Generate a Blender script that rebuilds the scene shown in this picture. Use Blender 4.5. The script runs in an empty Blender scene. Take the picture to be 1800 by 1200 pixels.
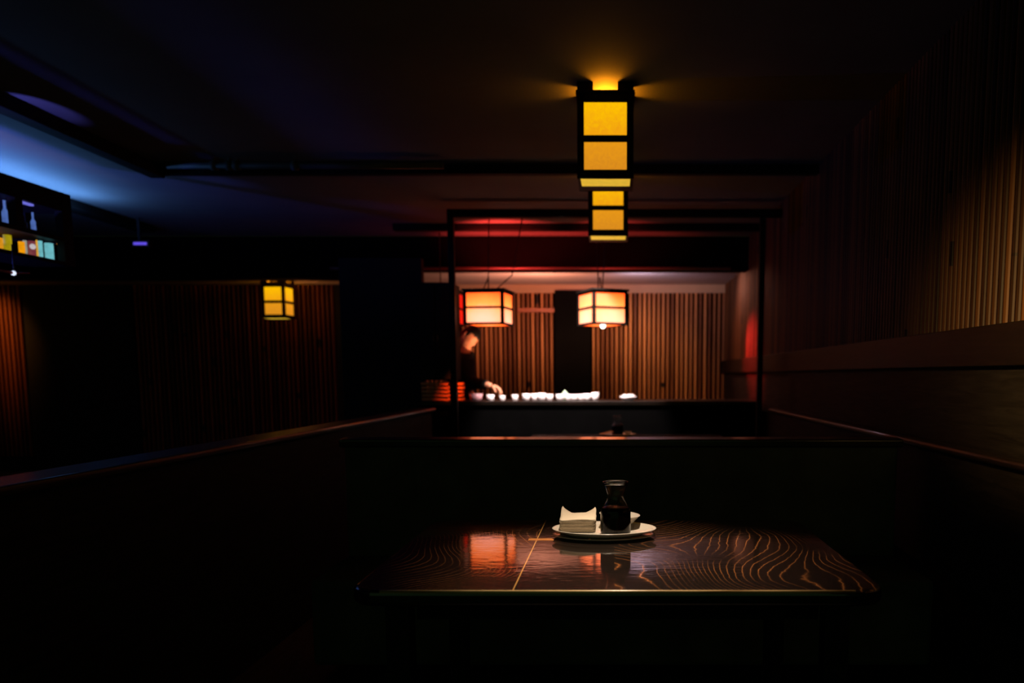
import bpy, bmesh, math, random
from mathutils import Vector, Matrix
random.seed(7)
sc = bpy.context.scene
col = sc.collection
EYE = 1.25
TH = math.atan(0.11)
CT, ST = math.cos(TH), math.sin(TH)
FP = 1400.0

# ---------------------------------------------------------------- placing
def ray(px, py):
    r, u = px - 1080.0, 814.0 - py
    return Vector((r, FP * CT + u * ST, -FP * ST + u * CT))
def on_y(px, py, D):
    d = ray(px, py); t = D / d.y
    return Vector((d.x * t, D, EYE + d.z * t))
def on_z(px, py, z):
    d = ray(px, py); t = (z - EYE) / d.z
    return Vector((d.x * t, d.y * t, z))

# ---------------------------------------------------------------- mesh kit
class MB:
    def __init__(s): s.v = []; s.f = []; s.sm = []
    def add(s, vs, fs, smooth=False):
        o = len(s.v); s.v += [tuple(v) for v in vs]
        for f in fs: s.f.append([i + o for i in f]); s.sm.append(smooth)
    def box(s, a, b, M=None):
        x0, y0, z0 = a; x1, y1, z1 = b
        vs = [Vector(p) for p in ((x0,y0,z0),(x1,y0,z0),(x1,y1,z0),(x0,y1,z0),(x0,y0,z1),(x1,y0,z1),(x1,y1,z1),(x0,y1,z1))]
        if M: vs = [M @ v for v in vs]
        s.add(vs, [(0,3,2,1),(4,5,6,7),(0,1,5,4),(1,2,6,5),(2,3,7,6),(3,0,4,7)])
        return s
    def tube(s, pts, r, n=8, caps=True):
        pts = [Vector(p) for p in pts]
        rs = r if isinstance(r, (list, tuple)) else [r] * len(pts)
        vs = []; fs = []; prev = None
        for i, p in enumerate(pts):
            t = (pts[min(i+1, len(pts)-1)] - pts[max(i-1, 0)]).normalized()
            if prev is None:
                a = Vector((0,0,1)) if abs(t.z) < .9 else Vector((1,0,0))
                u = t.cross(a).normalized()
            else:
                u = (prev - t * prev.dot(t)).normalized()
            prev = u; w = t.cross(u)
            for k in range(n):
                c = 2 * math.pi * k / n
                vs.append(p + (u * math.cos(c) + w * math.sin(c)) * rs[i])
        for i in range(len(pts)-1):
            for k in range(n):
                fs.append((i*n+k, i*n+(k+1)%n, (i+1)*n+(k+1)%n, (i+1)*n+k))
        if caps:
            fs.append(tuple(reversed(range(n)))); fs.append(tuple((len(pts)-1)*n+k for k in range(n)))
        s.add(vs, fs, True); return s
    def lathe(s, prof, n=40, c=(0,0,0), sx=1, sy=1, closed=False):
        vs = []; fs = []
        for (r, z) in prof:
            for k in range(n):
                a = 2*math.pi*k/n
                vs.append((c[0]+r*math.cos(a)*sx, c[1]+r*math.sin(a)*sy, c[2]+z))
        m = len(prof)
        for i in range(m-1):
            for k in range(n):
                fs.append((i*n+k, i*n+(k+1)%n, (i+1)*n+(k+1)%n, (i+1)*n+k))
        if prof[0][0] > 1e-6: fs.append(tuple(reversed(range(n))))
        if prof[-1][0] > 1e-6: fs.append(tuple((m-1)*n+k for k in range(n)))
        s.add(vs, fs, True); return s
    def build(s, name, mat, parent=None, loc=None, bevel=0, seg=2, smooth=None):
        me = bpy.data.meshes.new(name); me.from_pydata(s.v, [], s.f)
        for p, f in zip(me.polygons, s.sm): p.use_smooth = f if smooth is None else smooth
        bm = bmesh.new(); bm.from_mesh(me)
        bmesh.ops.remove_doubles(bm, verts=bm.verts, dist=1e-6)
        bmesh.ops.recalc_face_normals(bm, faces=bm.faces); bm.to_mesh(me); bm.free()
        if mat: me.materials.append(mat)
        o = bpy.data.objects.new(name, me); col.objects.link(o)
        if parent: o.parent = parent
        if loc is not None: o.location = loc
        if bevel:
            m = o.modifiers.new('Bevel', 'BEVEL'); m.width = bevel; m.segments = seg; m.limit_method = 'ANGLE'
        return o

def empty(name, label, cat, loc=(0,0,0), rz=0, group=None):
    o = bpy.data.objects.new(name, None); col.objects.link(o); o.empty_display_size = .1
    o.location = loc; o.rotation_euler = (0, 0, rz); tag(o, label, cat, group); return o
def tag(o, label, cat, group=None):
    o['label'] = label; o['category'] = cat
    if group: o['group'] = group
    return o
def struct(o, label=None):
    o['kind'] = 'structure'
    if label: o['label'] = label
    return o
def copy_tree(o, parent=None):
    c = o.copy(); col.objects.link(c); c.parent = parent
    for ch in [x for x in list(col.objects) if x.parent == o]: copy_tree(ch, c)
    return c

# ---------------------------------------------------------------- materials
def lin(c):
    return tuple(((x/255)/12.92 if x/255 <= .04045 else ((x/255+.055)/1.055)**2.4) for x in c) + (1,)
class NT:
    def __init__(s, name):
        s.m = bpy.data.materials.new(name); s.m.use_nodes = True
        s.t = s.m.node_tree; s.p = s.t.nodes['Principled BSDF']; s.out = s.t.nodes['Material Output']
    def n(s, ty, **kw):
        o = s.t.nodes.new(ty)
        for k, v in kw.items():
            if k.startswith('i_'):
                key = k[2:]; key = int(key) if key.isdigit() else key.replace('_', ' ')
                o.inputs[key].default_value = v
            else: setattr(o, k, v)
        return o
    def l(s, a, b): s.t.links.new(a, b)
    def math(s, op, a, b=None, c=None, clamp=False):
        o = s.t.nodes.new('ShaderNodeMath'); o.operation = op; o.use_clamp = clamp
        for i, x in enumerate((a, b, c)):
            if x is None: continue
            if isinstance(x, (int, float)): o.inputs[i].default_value = x
            else: s.l(x, o.inputs[i])
        return o.outputs[0]
    def ramp(s, fac, stops, interp='LINEAR'):
        o = s.t.nodes.new('ShaderNodeValToRGB'); e = o.color_ramp; e.interpolation = interp
        while len(e.elements) < len(stops): e.elements.new(.5)
        for el, (p, c) in zip(e.elements, stops): el.position = p; el.color = c
        s.l(fac, o.inputs[0]); return o.outputs[0]
    def obj(s): return s.n('ShaderNodeTexCoord').outputs['Object']
    def mapping(s, src, sc_=(1,1,1), loc=(0,0,0)):
        m = s.n('ShaderNodeMapping'); m.inputs['Scale'].default_value = sc_; m.inputs['Location'].default_value = loc
        s.l(src, m.inputs['Vector']); return m.outputs[0]
    def noise(s, vec, scale, detail=3, rough=.5, dist=0):
        o = s.n('ShaderNodeTexNoise', i_Scale=scale, i_Detail=detail, i_Roughness=rough, i_Distortion=dist)
        s.l(vec, o.inputs['Vector']); return o.outputs['Fac']
    def bump(s, h, strength, dist=.01):
        b = s.n('ShaderNodeBump', i_Strength=strength, i_Distance=dist); s.l(h, b.inputs['Height']); s.l(b.outputs[0], s.p.inputs['Normal'])

def g(v): return (v, v, v, 1)
def plain(name, c, rough=.5, metal=0, coat=0, var=.25, nscale=6, spec=.5):
    t = NT(name); n = t.noise(t.obj(), nscale, 4)
    a = tuple(x*(1-var) for x in c[:3]) + (1,); b = tuple(min(1, x*(1+var)) for x in c[:3]) + (1,)
    t.l(t.ramp(n, [(.3, a), (.7, b)]), t.p.inputs['Base Color'])
    t.p.inputs['Roughness'].default_value = rough; t.p.inputs['Metallic'].default_value = metal
    t.p.inputs['Coat Weight'].default_value = coat; t.p.inputs['Coat Roughness'].default_value = .12
    t.p.inputs['Specular IOR Level'].default_value = spec
    return t.m

def wood(name, c0, c1, axis='X', rough=.45, coat=0, spec=.5, bump=.15):
    t = NT(name); s = {'X': (1.2, 14, 14), 'Y': (14, 1.2, 14), 'Z': (14, 14, 1.2)}[axis]
    v = t.mapping(t.obj(), s); n = t.noise(v, 3, 6, .6, .6)
    t.l(t.ramp(n, [(.35, c0), (.65, c1)]), t.p.inputs['Base Color'])
    t.p.inputs['Roughness'].default_value = rough; t.p.inputs['Coat Weight'].default_value = coat
    t.p.inputs['Coat Roughness'].default_value = .1; t.p.inputs['Specular IOR Level'].default_value = spec
    t.bump(n, bump, .004)
    return t.m

def slat_material(name, axis, pitch, c0, c1):
    t = NT(name); o = t.obj(); sep = t.n('ShaderNodeSeparateXYZ'); t.l(o, sep.inputs[0])
    idx = t.math('FLOOR', t.math('DIVIDE', sep.outputs[axis], pitch))
    wn = t.n('ShaderNodeTexWhiteNoise', noise_dimensions='1D'); t.l(idx, wn.inputs['W'])
    cmb = t.n('ShaderNodeCombineXYZ'); t.l(idx, cmb.inputs[0]); t.l(sep.outputs[2], cmb.inputs[2])
    grain = t.noise(t.mapping(o, (60, 60, 2.0)), 1, 4, .6)
    # knots: one seed row per batten
    vor = t.n('ShaderNodeTexVoronoi', feature='F1', i_Scale=1.0, i_Randomness=1.0)
    t.l(t.mapping(cmb.outputs[0], (3.37, 1, 2.4)), vor.inputs['Vector'])
    knot = t.math('LESS_THAN', vor.outputs['Distance'], .13)
    val = t.math('ADD', t.math('MULTIPLY', wn.outputs['Value'], .65), t.math('MULTIPLY', grain, .5))
    colr = t.ramp(val, [(.15, c0), (.95, c1)])
    mx = t.n('ShaderNodeMix', data_type='RGBA'); t.l(knot, mx.inputs[0]); t.l(colr, mx.inputs[6]); mx.inputs[7].default_value = lin((28, 16, 9))
    t.l(mx.outputs[2], t.p.inputs['Base Color']); t.p.inputs['Roughness'].default_value = .5
    t.p.inputs['Specular IOR Level'].default_value = .25
    return t.m

def plaster(name, c, nscale=2.0):
    t = NT(name); o = t.obj(); n = t.noise(o, nscale, 5)
    t.l(t.ramp(n, [(.3, tuple(x*.8 for x in c[:3])+(1,)), (.7, c)]), t.p.inputs['Base Color'])
    t.p.inputs['Roughness'].default_value = .8; t.p.inputs['Specular IOR Level'].default_value = .2
    t.bump(t.noise(o, 60, 4), .15, .003)
    return t.m

def tabletop_material():
    t = NT('oak_tabletop'); o = t.obj()
    sep = t.n('ShaderNodeSeparateXYZ'); t.l(o, sep.inputs[0])
    # three boards: left (x<-.235), middle plain panel, right
    b_left = t.math('LESS_THAN', sep.outputs[0], -.238)
    b_right = t.math('GREATER_THAN', sep.outputs[0], .0)
    side = t.math('ADD', b_left, b_right, clamp=True)
    warp = t.n('ShaderNodeTexNoise', i_Scale=1.75, i_Detail=1.2, i_Roughness=.4); t.l(t.mapping(o, (1, .75, 1), (3.1, .7, 0)), warp.inputs['Vector'])
    h = t.math('MULTIPLY', warp.outputs['Fac'], 50)
    fine = t.noise(t.mapping(o, (1, 1, 1)), 26, 4, .6)
    lin_ = t.math('MULTIPLY', sep.outputs[0], 38.0)
    ph = t.math('ADD', t.math('ADD', h, lin_), t.math('MULTIPLY', fine, .5))
    fr = t.math('FRACT', ph)
    line = t.math('POWER', t.math('ABSOLUTE', t.math('SUBTRACT', t.math('MULTIPLY', fr, 2), 1)), 14.0)
    line = t.math('MULTIPLY', line, side)
    topm = t.math('GREATER_THAN', sep.outputs[2], TZ-.004); line = t.math('MULTIPLY', line, topm)
    pores = t.noise(t.mapping(o, (30, 160, 30)), 3, 4, .7)
    base = t.ramp(pores, [(.35, lin((15, 9, 6))), (.7, lin((30, 18, 12)))])
    mx = t.n('ShaderNodeMix', data_type='RGBA'); t.l(t.math('MULTIPLY', line, t.math('MULTIPLY', t.math('ADD', fine, .45), t.math('MULTIPLY', t.math('SUBTRACT', t.noise(t.mapping(o, (1, 1, 1), (5, 2, 0)), 4, 2), .31, clamp=True), 3.4)), clamp=True), mx.inputs[0])
    t.l(base, mx.inputs[6]); mx.inputs[7].default_value = lin((176, 108, 56))
    # pale inlay seams
    seam = t.math('LESS_THAN', t.math('ABSOLUTE', t.math('ADD', sep.outputs[0], .238)), .0016); seam = t.math('MULTIPLY', seam, topm)
    mx2 = t.n('ShaderNodeMix', data_type='RGBA'); t.l(seam, mx2.inputs[0]); t.l(mx.outputs[2], mx2.inputs[6]); mx2.inputs[7].default_value = lin((200, 150, 80))
    t.l(mx2.outputs[2], t.p.inputs['Base Color'])
    t.p.inputs['Roughness'].default_value = .5; t.p.inputs['Specular IOR Level'].default_value = .04
    t.p.inputs['Coat Weight'].default_value = 1; t.p.inputs['Coat Roughness'].default_value = .06; t.p.inputs['Coat IOR'].default_value = 1.75
    t.bump(t.math('ADD', line, t.math('MULTIPLY', pores, .5)), .10, .002)
    b2 = t.n('ShaderNodeBump', i_Strength=.12, i_Distance=.002)
    t.l(t.noise(t.mapping(o, (1, 2.2, 1)), 22, 3, .5), b2.inputs['Height']); t.l(b2.outputs[0], t.p.inputs['Coat Normal'])
    return t.m

def yellow_pane(name, top, bot, z0, z1, half, k=1.0):
    """lit washi paper: brighter nearer the bulb in the upper half"""
    t = NT(name); o = t.obj(); sep = t.n('ShaderNodeSeparateXYZ'); t.l(o, sep.inputs[0])
    zz = t.n('ShaderNodeMapRange', i_1=z0, i_2=z1); t.l(sep.outputs[2], zz.inputs[0])
    mott = t.noise(t.mapping(o, (1, 1, .8)), 38, 6, .65, 1.2)
    fac = t.math('ADD', zz.outputs[0], t.math('MULTIPLY', t.math('SUBTRACT', mott, .5), 1.7), clamp=True)
    c = t.ramp(fac, [(0, bot), (.45, tuple(a*.5+b*.5 for a, b in zip(bot, top))), (1, top)])
    t.l(c, t.p.inputs['Emission Color']); t.p.inputs['Emission Strength'].default_value = k
    t.p.inputs['Base Color'].default_value = lin((120, 90, 40)); t.p.inputs['Roughness'].default_value = .8
    t.p.inputs['Specular IOR Level'].default_value = .1
    return t.m

def red_pane(name, zc, span, k=1.0, c_in=(255, 216, 186), c_mid=(255, 178, 84), c_out=(255, 92, 18)):
    t = NT(name); o = t.obj()
    v = t.n('ShaderNodeVectorMath', operation='SUBTRACT'); t.l(o, v.inputs[0]); v.inputs[1].default_value = (0, 0, zc)
    s = t.n('ShaderNodeVectorMath', operation='MULTIPLY'); t.l(v.outputs[0], s.inputs[0]); s.inputs[1].default_value = (1, 1, 1.5)
    ln = t.n('ShaderNodeVectorMath', operation='LENGTH'); t.l(s.outputs[0], ln.inputs[0])
    d = t.n('ShaderNodeMapRange', i_1=span[0], i_2=span[1]); t.l(ln.outputs['Value'], d.inputs[0])
    fac = t.math('ADD', d.outputs[0], t.math('MULTIPLY', t.math('SUBTRACT', t.noise(o, 25, 4), .5), .12), clamp=True)
    c = t.ramp(fac, [(0, lin(c_in)), (.4, lin(c_mid)), (.75, lin(tuple((a+b)/2 for a, b in zip(c_mid, c_out)))), (1, lin(c_out))])
    bo = t.n('ShaderNodeVectorMath', operation='MULTIPLY'); t.l(c, bo.inputs[0]); bo.inputs[1].default_value = (2.5, 1.12, 1.05)
    t.l(bo.outputs[0], t.p.inputs['Emission Color']); t.p.inputs['Emission Strength'].default_value = k
    t.p.inputs['Base Color'].default_value = lin((150, 80, 50)); t.p.inputs['Roughness'].default_value = .8
    return t.m

def emit(name, c, k=1.0, var=.15):
    t = NT(name); n = t.noise(t.obj(), 30, 3)
    t.l(t.ramp(n, [(.3, tuple(x*(1-var) for x in c[:3])+(1,)), (.7, c)]), t.p.inputs['Emission Color'])
    t.p.inputs['Emission Strength'].default_value = k; t.p.inputs['Base Color'].default_value = g(.05); return t.m

def glass(name, c=(1,1,1,1), rough=0.0, ior=1.5):
    t = NT(name); p = t.p
    n = t.noise(t.obj(), 8, 2); t.l(t.ramp(n, [(0, tuple(x*.97 for x in c[:3])+(1,)), (1, c)]), p.inputs['Base Color'])
    p.inputs['Transmission Weight'].default_value = 1; p.inputs['Roughness'].default_value = rough; p.inputs['IOR'].default_value = ior
    return t.m

DARK = wood('dark_stained_beam', g(.003), (.007, .006, .005, 1), 'X', .7, spec=.08)
DARKZ = wood('dark_stained_post', g(.004), (.010, .008, .006, 1), 'Z', .6, spec=.12)
FRAME = wood('black_lantern_wood', (.004, .003, .003, 1), (.010, .007, .005, 1), 'Z', .6, spec=.12)
RAILM = wood('glossy_rail_wood', (.012, .007, .005, 1), (.03, .017, .011, 1), 'X', .3, coat=.55)
RAILY = wood('glossy_rail_wood_lengthwise', (.010, .006, .004, 1), (.030, .017, .010, 1), 'Y', .4, coat=.3)
PANEL = wood('dark_wainscot', (.018, .015, .013, 1), (.036, .030, .026, 1), 'Y', .6, spec=.06)
LEDGE = wood('brown_wall_board', (.009, .006, .004, 1), (.018, .011, .007, 1), 'Y', .5, spec=.12)
SEATM = plain('dark_vinyl', (.10, .095, .085, 1), .85, spec=.05)
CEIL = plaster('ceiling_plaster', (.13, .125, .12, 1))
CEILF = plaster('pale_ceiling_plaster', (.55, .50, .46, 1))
WALLD = plaster('dark_wall_paint', (.010, .010, .0095, 1))
FLOORM = wood('dark_floor_boards', (.05, .04, .035, 1), (.09, .075, .065, 1), 'Y', .6, spec=.1)
DIMSLAT = slat_material('bamboo_batten_dim', 0, .060, lin((40, 18, 8)), lin((118, 64, 32)))  # weaker light on the left battens put into a darker colour
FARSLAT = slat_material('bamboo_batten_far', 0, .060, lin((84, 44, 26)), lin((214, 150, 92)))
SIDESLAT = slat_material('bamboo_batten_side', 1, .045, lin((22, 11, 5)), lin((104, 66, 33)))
CERAMIC = plain('white_ceramic', lin((196, 186, 172)), .25, var=.04, coat=.4)
PAPER = plain('napkin_paper', lin((196, 180, 156)), .85, var=.03, nscale=60)
SOY = plain('soy_sauce', (.003, .0012, .0006, 1), .2, var=.1, spec=.02)
GLASS = glass('clear_glass', ior=1.33)
TZ = .75
TABLE = tabletop_material()
BLACKM = plain('black_metal', g(.015), .45, .3)
CLOTHD = plain('black_cloth', g(.005), .9, spec=.1)
SKIN = plain('skin', lin((205, 140, 105)), .55, var=.06)
HAIR = plain('black_hair', g(.008), .6, spec=.2)

ZC = EYE + 1.46
ZF = on_y(1000, 500, 10.4).z
XW = 1.43

# ---------------------------------------------------------------- shell
def slat_wall(name, axis, u0, u1, plane, facing, z0, z1, pitch, mat, depth=.016, fill=.58, nseg=5):
    """vertical half-round battens on a backing, one continuous surface"""
    pts = []
    n0 = math.floor(u0/pitch); n1 = math.ceil(u1/pitch)
    for i in range(n0, n1):
        a = i*pitch + pitch*(1-fill)/2; b = a + pitch*fill
        if a < u0 or b > u1: continue
        pts.append((a, 0))
        for k in range(nseg+1):
            ang = math.pi*k/nseg
            pts.append(((a+b)/2 - math.cos(ang)*(b-a)/2, .004+math.sin(ang)*depth))
        pts.append((b, 0))
    pts = [(u0, 0)] + pts + [(u1, 0)]
    m = MB(); vs = []; fs = []
    for (u, d) in pts:
        for z in (z0, z1):
            vs.append((u, plane+facing*d, z) if axis == 0 else (plane+facing*d, u, z))
    for i in range(len(pts)-1): fs.append((2*i, 2*i+2, 2*i+3, 2*i+1))
    m.add(vs, fs)
    # backing
    if axis == 0: m.box((u0, min(plane, plane-facing*.08), z0), (u1, max(plane, plane-facing*.08), z1))
    else: m.box((min(plane, plane-facing*.08), u0, z0), (max(plane, plane-facing*.08), u1, z1))
    me = bpy.data.meshes.new(name); me.from_pydata(m.v, [], m.f); me.materials.append(mat)
    o = bpy.data.objects.new(name, me); col.objects.link(o)
    return struct(o)

YF = 10.4                     # far wall
ZSL = on_y(1000, 515, YF).z
LX = -9.2
struct(MB().box((LX, -1.2, -.08), (XW+.2, YF+.2, 0)).build('floor', FLOORM))
struct(MB().box((LX, -1.2, ZC), (XW+.2, 8.6, ZC+.1)).build('ceiling', CEIL))
struct(MB().box((LX, 8.84, ZF), (XW+.2, YF+.2, ZC+.1)).build('ceiling', CEILF), 'lower pale ceiling behind the dark bulkhead')
struct(MB().box((LX-.1, -1.2, 0), (LX, YF+.2, ZC)).build('wall_left', WALLD))
# right wall: battens above ledge, wainscot under
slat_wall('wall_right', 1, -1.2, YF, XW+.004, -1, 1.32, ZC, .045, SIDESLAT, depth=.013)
struct(MB().box((XW, -1.2, 0), (XW+.09, YF, 1.32)).build('wall_right', PANEL), 'dark wainscot below the batten wall')
zt = EYE + .187
struct(MB().box((XW-.045, -1.2, EYE+.035), (XW, YF, zt)).build('trim_1', LEDGE, bevel=.004), 'brown board running along the right wall under the battens')
# far wall
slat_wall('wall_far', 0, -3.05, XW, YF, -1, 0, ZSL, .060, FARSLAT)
struct(MB().box((LX, YF+.01, 0), (-3.05, YF+.1, ZF)).build('wall_far', WALLD), 'dark plain stretch of the far wall')
struct(MB().box((-3.05, YF-.005, ZSL), (XW, YF+.1, ZF)).build('trim_2', plaster('tan_strip', lin((190, 165, 130)))), 'tan painted strip above the far battens')
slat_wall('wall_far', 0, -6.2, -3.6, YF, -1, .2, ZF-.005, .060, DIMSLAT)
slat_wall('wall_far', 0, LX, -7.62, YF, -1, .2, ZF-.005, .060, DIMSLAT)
# dark door in far wall and lit rail beside it
xa, xb = on_y(976, 600, YF).x, on_y(1039, 600, YF).x
dtop = on_y(1000, 510, YF-.06).z
struct(MB().box((xa, YF-.07, 0), (xb, YF-.021, dtop)).build('door_1', plain('door_black', g(.0025), .8, spec=.05), bevel=.004), 'dark door between the battens of the far wall')
p0, p1 = on_y(909, 545, YF-.05), on_y(973, 545, YF-.05)
struct(MB().box((p0.x, YF-.055, p0.z-.028), (xa-.005, YF-.021, p0.z+.028)).build('trim_3', wood('orange_board', lin((120, 60, 30)), lin((190, 100, 50)), 'X'), bevel=.003), 'horizontal wooden strip across the far battens')

# bulkhead: the big beam across the room
YB = on_z(1000, 415, ZC).y
zb = on_y(1000, 474, YB).z
XBR = XW
bh = MB().box((LX, YB, zb), (XBR, YB+.25, ZC))
struct(bh.build('trim_4', plain('black_beam', g(.0012), .8, spec=.03), bevel=.006), 'deep dark beam crossing the room')
struct(MB().box((LX, YB+.002, on_y(400, 489, YB).z), (on_y(735, 489, YB).x, YB+.24, zb+.001)).build('trim_10', plain('black_valance', g(.0012), .8, spec=.03)), 'lower dark valance under the deep beam, left side')
zl = on_y(1000, 469, YB-.05).z
struct(MB().box((-3.0, YB-.055, zb-.004), (XBR-.2, YB-.0005, zl)).build('trim_5', wood('lip_wood', (.05,.03,.025,1), (.09,.05,.04,1), 'X', .4), bevel=.012, seg=3), 'narrow lip along the foot of the deep beam')
# beams on the ceiling
def beam_px(idx, y_top, y_bot, x0, x1, thick, label):
    Y = on_z(1000, y_top, ZC).y; z = on_y(1000, y_bot, Y).z
    struct(MB().box((x0, Y, z), (x1, Y+thick, ZC)).build('trim_%d' % idx, DARK, bevel=.004), label)
    return Y
YA = beam_px(6, 288, 305, -3.2, XW, .07, 'dark ceiling beam behind the first lantern')
YC = beam_px(7, 392, 404, on_y(690, 400, on_z(1000, 392, ZC).y).x, XW, .10, 'dark ceiling beam before the deep beam')
pA = on_z(4, 172, ZC); pB = on_z(291, 300, ZC-.08)
bx = -(1.46/.462)
struct(MB().box((bx-.1, 1.0, ZC-.08), (bx, YA+.07, ZC)).build('trim_8', wood('dark_beam_lengthwise', g(.003), (.007,.006,.005,1), 'Y', .7, spec=.08), bevel=.004), 'dark beam running lengthwise over the left side')
bx2 = -4.5
struct(MB().box((bx2-.16, 1.0, ZC-.07), (bx2, 8.0, ZC)).build('trim_9', wood('dark_beam_lengthwise_b', g(.003), (.007,.006,.005,1), 'Y', .7, spec=.08), bevel=.004), 'dark beam over the bar shelf')
# dark wall stub left of the far bar and partition at its side
xs0, xs1 = on_y(600, 600, 7.9).x, on_y(744, 600, 7.9).x
struct(MB().box((xs0, 7.9, 0), (xs1, 8.0, zb+.02)).build('wall_bar_side', WALLD), 'dark partition left of the lit bar')

# ---------------------------------------------------------------- conduit on ceiling
pc = on_z(430, 291, ZC-.045)
cd = empty('ceiling_pipe', 'slim pipe with couplings running under the dark ceiling', 'pipe', (0, pc.y, ZC-.045))
x0, x1 = on_z(296, 292, ZC-.045).x, on_z(780, 292, ZC-.045).x
PIPE = plain('grey_pipe_paint', (.07, .07, .075, 1), .5, spec=.2)
MB().tube([(x0, 0, 0), (x1, 0, 0)], .022, 12).build('pipe', PIPE, cd)
for px in (378, 405, 418, 520):
    x = on_z(px, 292, ZC-.045).x
    MB().tube([(x-.02, 0, 0), (x+.02, 0, 0)], .032, 12).build('coupling', PIPE, cd)
    MB().box((x-.006, -.012, .0), (x+.006, .012, .045)).build('hanger', PIPE, cd)

# ---------------------------------------------------------------- timber frame (posts + lintel)
YP = 6.9
tf = empty('timber_frame', 'slim dark post and lintel frame standing around the booths', 'frame', (0, YP, 0))
zlt, zlb = on_y(1000, 367, YP).z, on_y(1000, 381, YP).z
xl0, xl1 = on_y(788, 500, YP).x, on_y(799, 500, YP).x
xr0, xr1 = on_y(1334, 550, YP).x, on_y(1343, 550, YP).x
MB().box((xl0, 0, 0), (xl1, .055, zlb)).build('post', DARKZ, tf, bevel=.003)
MB().box((xr0, 0, 0), (xr1, .055, zlb)).build('post', DARKZ, tf, bevel=.003)
MB().box((xl0, -.002, zlb), (XW-.02, .057, min(zlt, ZC-.003))).build('lintel', DARK, tf, bevel=.003)

# ---------------------------------------------------------------- low partitions with cap rails
ZR = EYE - .277
XL = -.277/.176
lp = empty('low_partition', 'long low partition with glossy cap rail left of the booths', 'partition', (XL, 0, 0))
MB().box((-.045, .6, 0), (0, YP-.03, ZR-.03)).build('panel', PANEL, lp)
MB().box((-.13, .6, ZR-.03), (.035, YP-.01, ZR)).build('cap_rail', RAILY, lp, bevel=.012, seg=4)
rb = empty('wall_bench_back', 'dark bench back with rail along the right wall', 'bench', (XW-.05, 0, 0))
MB().box((-.05, 1.6, .45), (.0, YP-.1, ZR-.03)).build('backrest', PANEL, rb)
MB().box((-.075, 1.6, ZR-.03), (.0, YP-.1, ZR)).build('top_rail', RAILY, rb, bevel=.012, seg=4)
MB().box((-.40, 3.75, .05), (-.055, YP-.15, .45)).build('seat', SEATM, rb, bevel=.02)
# double booth bench behind first table
YR = on_z(1000, 770.5, ZR).y
bb = empty('booth_bench', 'dark high-backed booth bench behind the front table', 'bench', (0, YR, 0))
MB().box((-1.2, .0, .0), (XW-.17, .05, ZR-.038)).build('backrest', SEATM, bb, bevel=.01)
rl = MB().box((-1.22, -.044, -.018), (XW-.15, .044, .018)).build('top_rail', RAILM, bb, loc=(0, .030, ZR-.018), bevel=.008, seg=4)
rl.rotation_euler = (math.radians(4.3), 0, 0)
MB().box((-1.2, -.46, .1), (XW-.17, -.004, .45)).build('seat', SEATM, bb, bevel=.02)

# ---------------------------------------------------------------- front table
TZ = .75
NE = on_z(1075, 1038, TZ).y
tb = empty('booth_table', 'dark oak booth table with swirling grain under the plate', 'table', (0, NE, 0))
TX0, TX1, TD, CR = -.63, .645, .93, .07
def rounded_slab(x0, x1, y0, y1, z0, z1, r, n=8):
    pts = []
    for (cx, cy, a0) in ((x1-r, y0+r, -90), (x1-r, y1-r, 0), (x0+r, y1-r, 90), (x0+r, y0+r, 180)):
        for k in range(n+1):
            a = math.radians(a0+90*k/n); pts.append((cx+r*math.cos(a), cy+r*math.sin(a)))
    N = len(pts); m = MB()
    m.add([(x, y, z) for z in (z0, z1) for (x, y) in pts], [tuple(reversed(range(N))), tuple(range(N, 2*N))] + [(k, (k+1) % N, N+(k+1) % N, N+k) for k in range(N)])
    return m
rounded_slab(TX0, TX1, 0, TD, TZ-.04, TZ, CR).build('tabletop', TABLE, tb, bevel=.012, seg=6)
for lx in (-.53, .545):
    for ly in (.1, .83):
        MB().box((lx-.03, ly-.03, 0), (lx+.03, ly+.03, TZ-.04)).build('leg', DARKZ, tb, bevel=.004)
MB().box((-.49, .1, TZ-.1), (.505, .13, TZ-.0405)).build('apron', DARK, tb)
MB().tube([(TX0+CR+.01, .0035, TZ-.0035), (TX1-CR-.01, .0035, TZ-.0035)], .0042, 10).build('edge_highlight', wood('pale_edge_highlight', lin((120, 84, 44)), lin((225, 190, 130)), 'X', .35, spec=.8), tb)['label'] = 'pale strip standing in for the highlight on the front edge'  # pale tube paints the highlight along the near table edge
# cross inlay strip just left of the plate
q0, q1 = on_z(929, 948, TZ), on_z(968, 948, TZ)
MB().box((q0.x, q0.y-NE-.016, TZ-.001), (q1.x+.01, q0.y-NE+.016, TZ+.0006)).build('inlay_strip', wood('pale_inlay', lin((110, 60, 30)), lin((190, 120, 60)), 'X', .4), tb)

# second table
T2N = 5.9
t2 = empty('booth_table', 'dark table behind the first booth bench, carrying the far carafe', 'table', (0, T2N, 0))
MB().box((-.70, 0, TZ-.04), (.9, .93, TZ)).build('tabletop', RAILM, t2, bevel=.007, seg=4)
for lx in (-.6, .8):
    for ly in (.08, .77):
        MB().box((lx-.03, ly-.03, 0), (lx+.03, ly+.03, TZ-.04)).build('leg', DARKZ, t2, bevel=.004)

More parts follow.
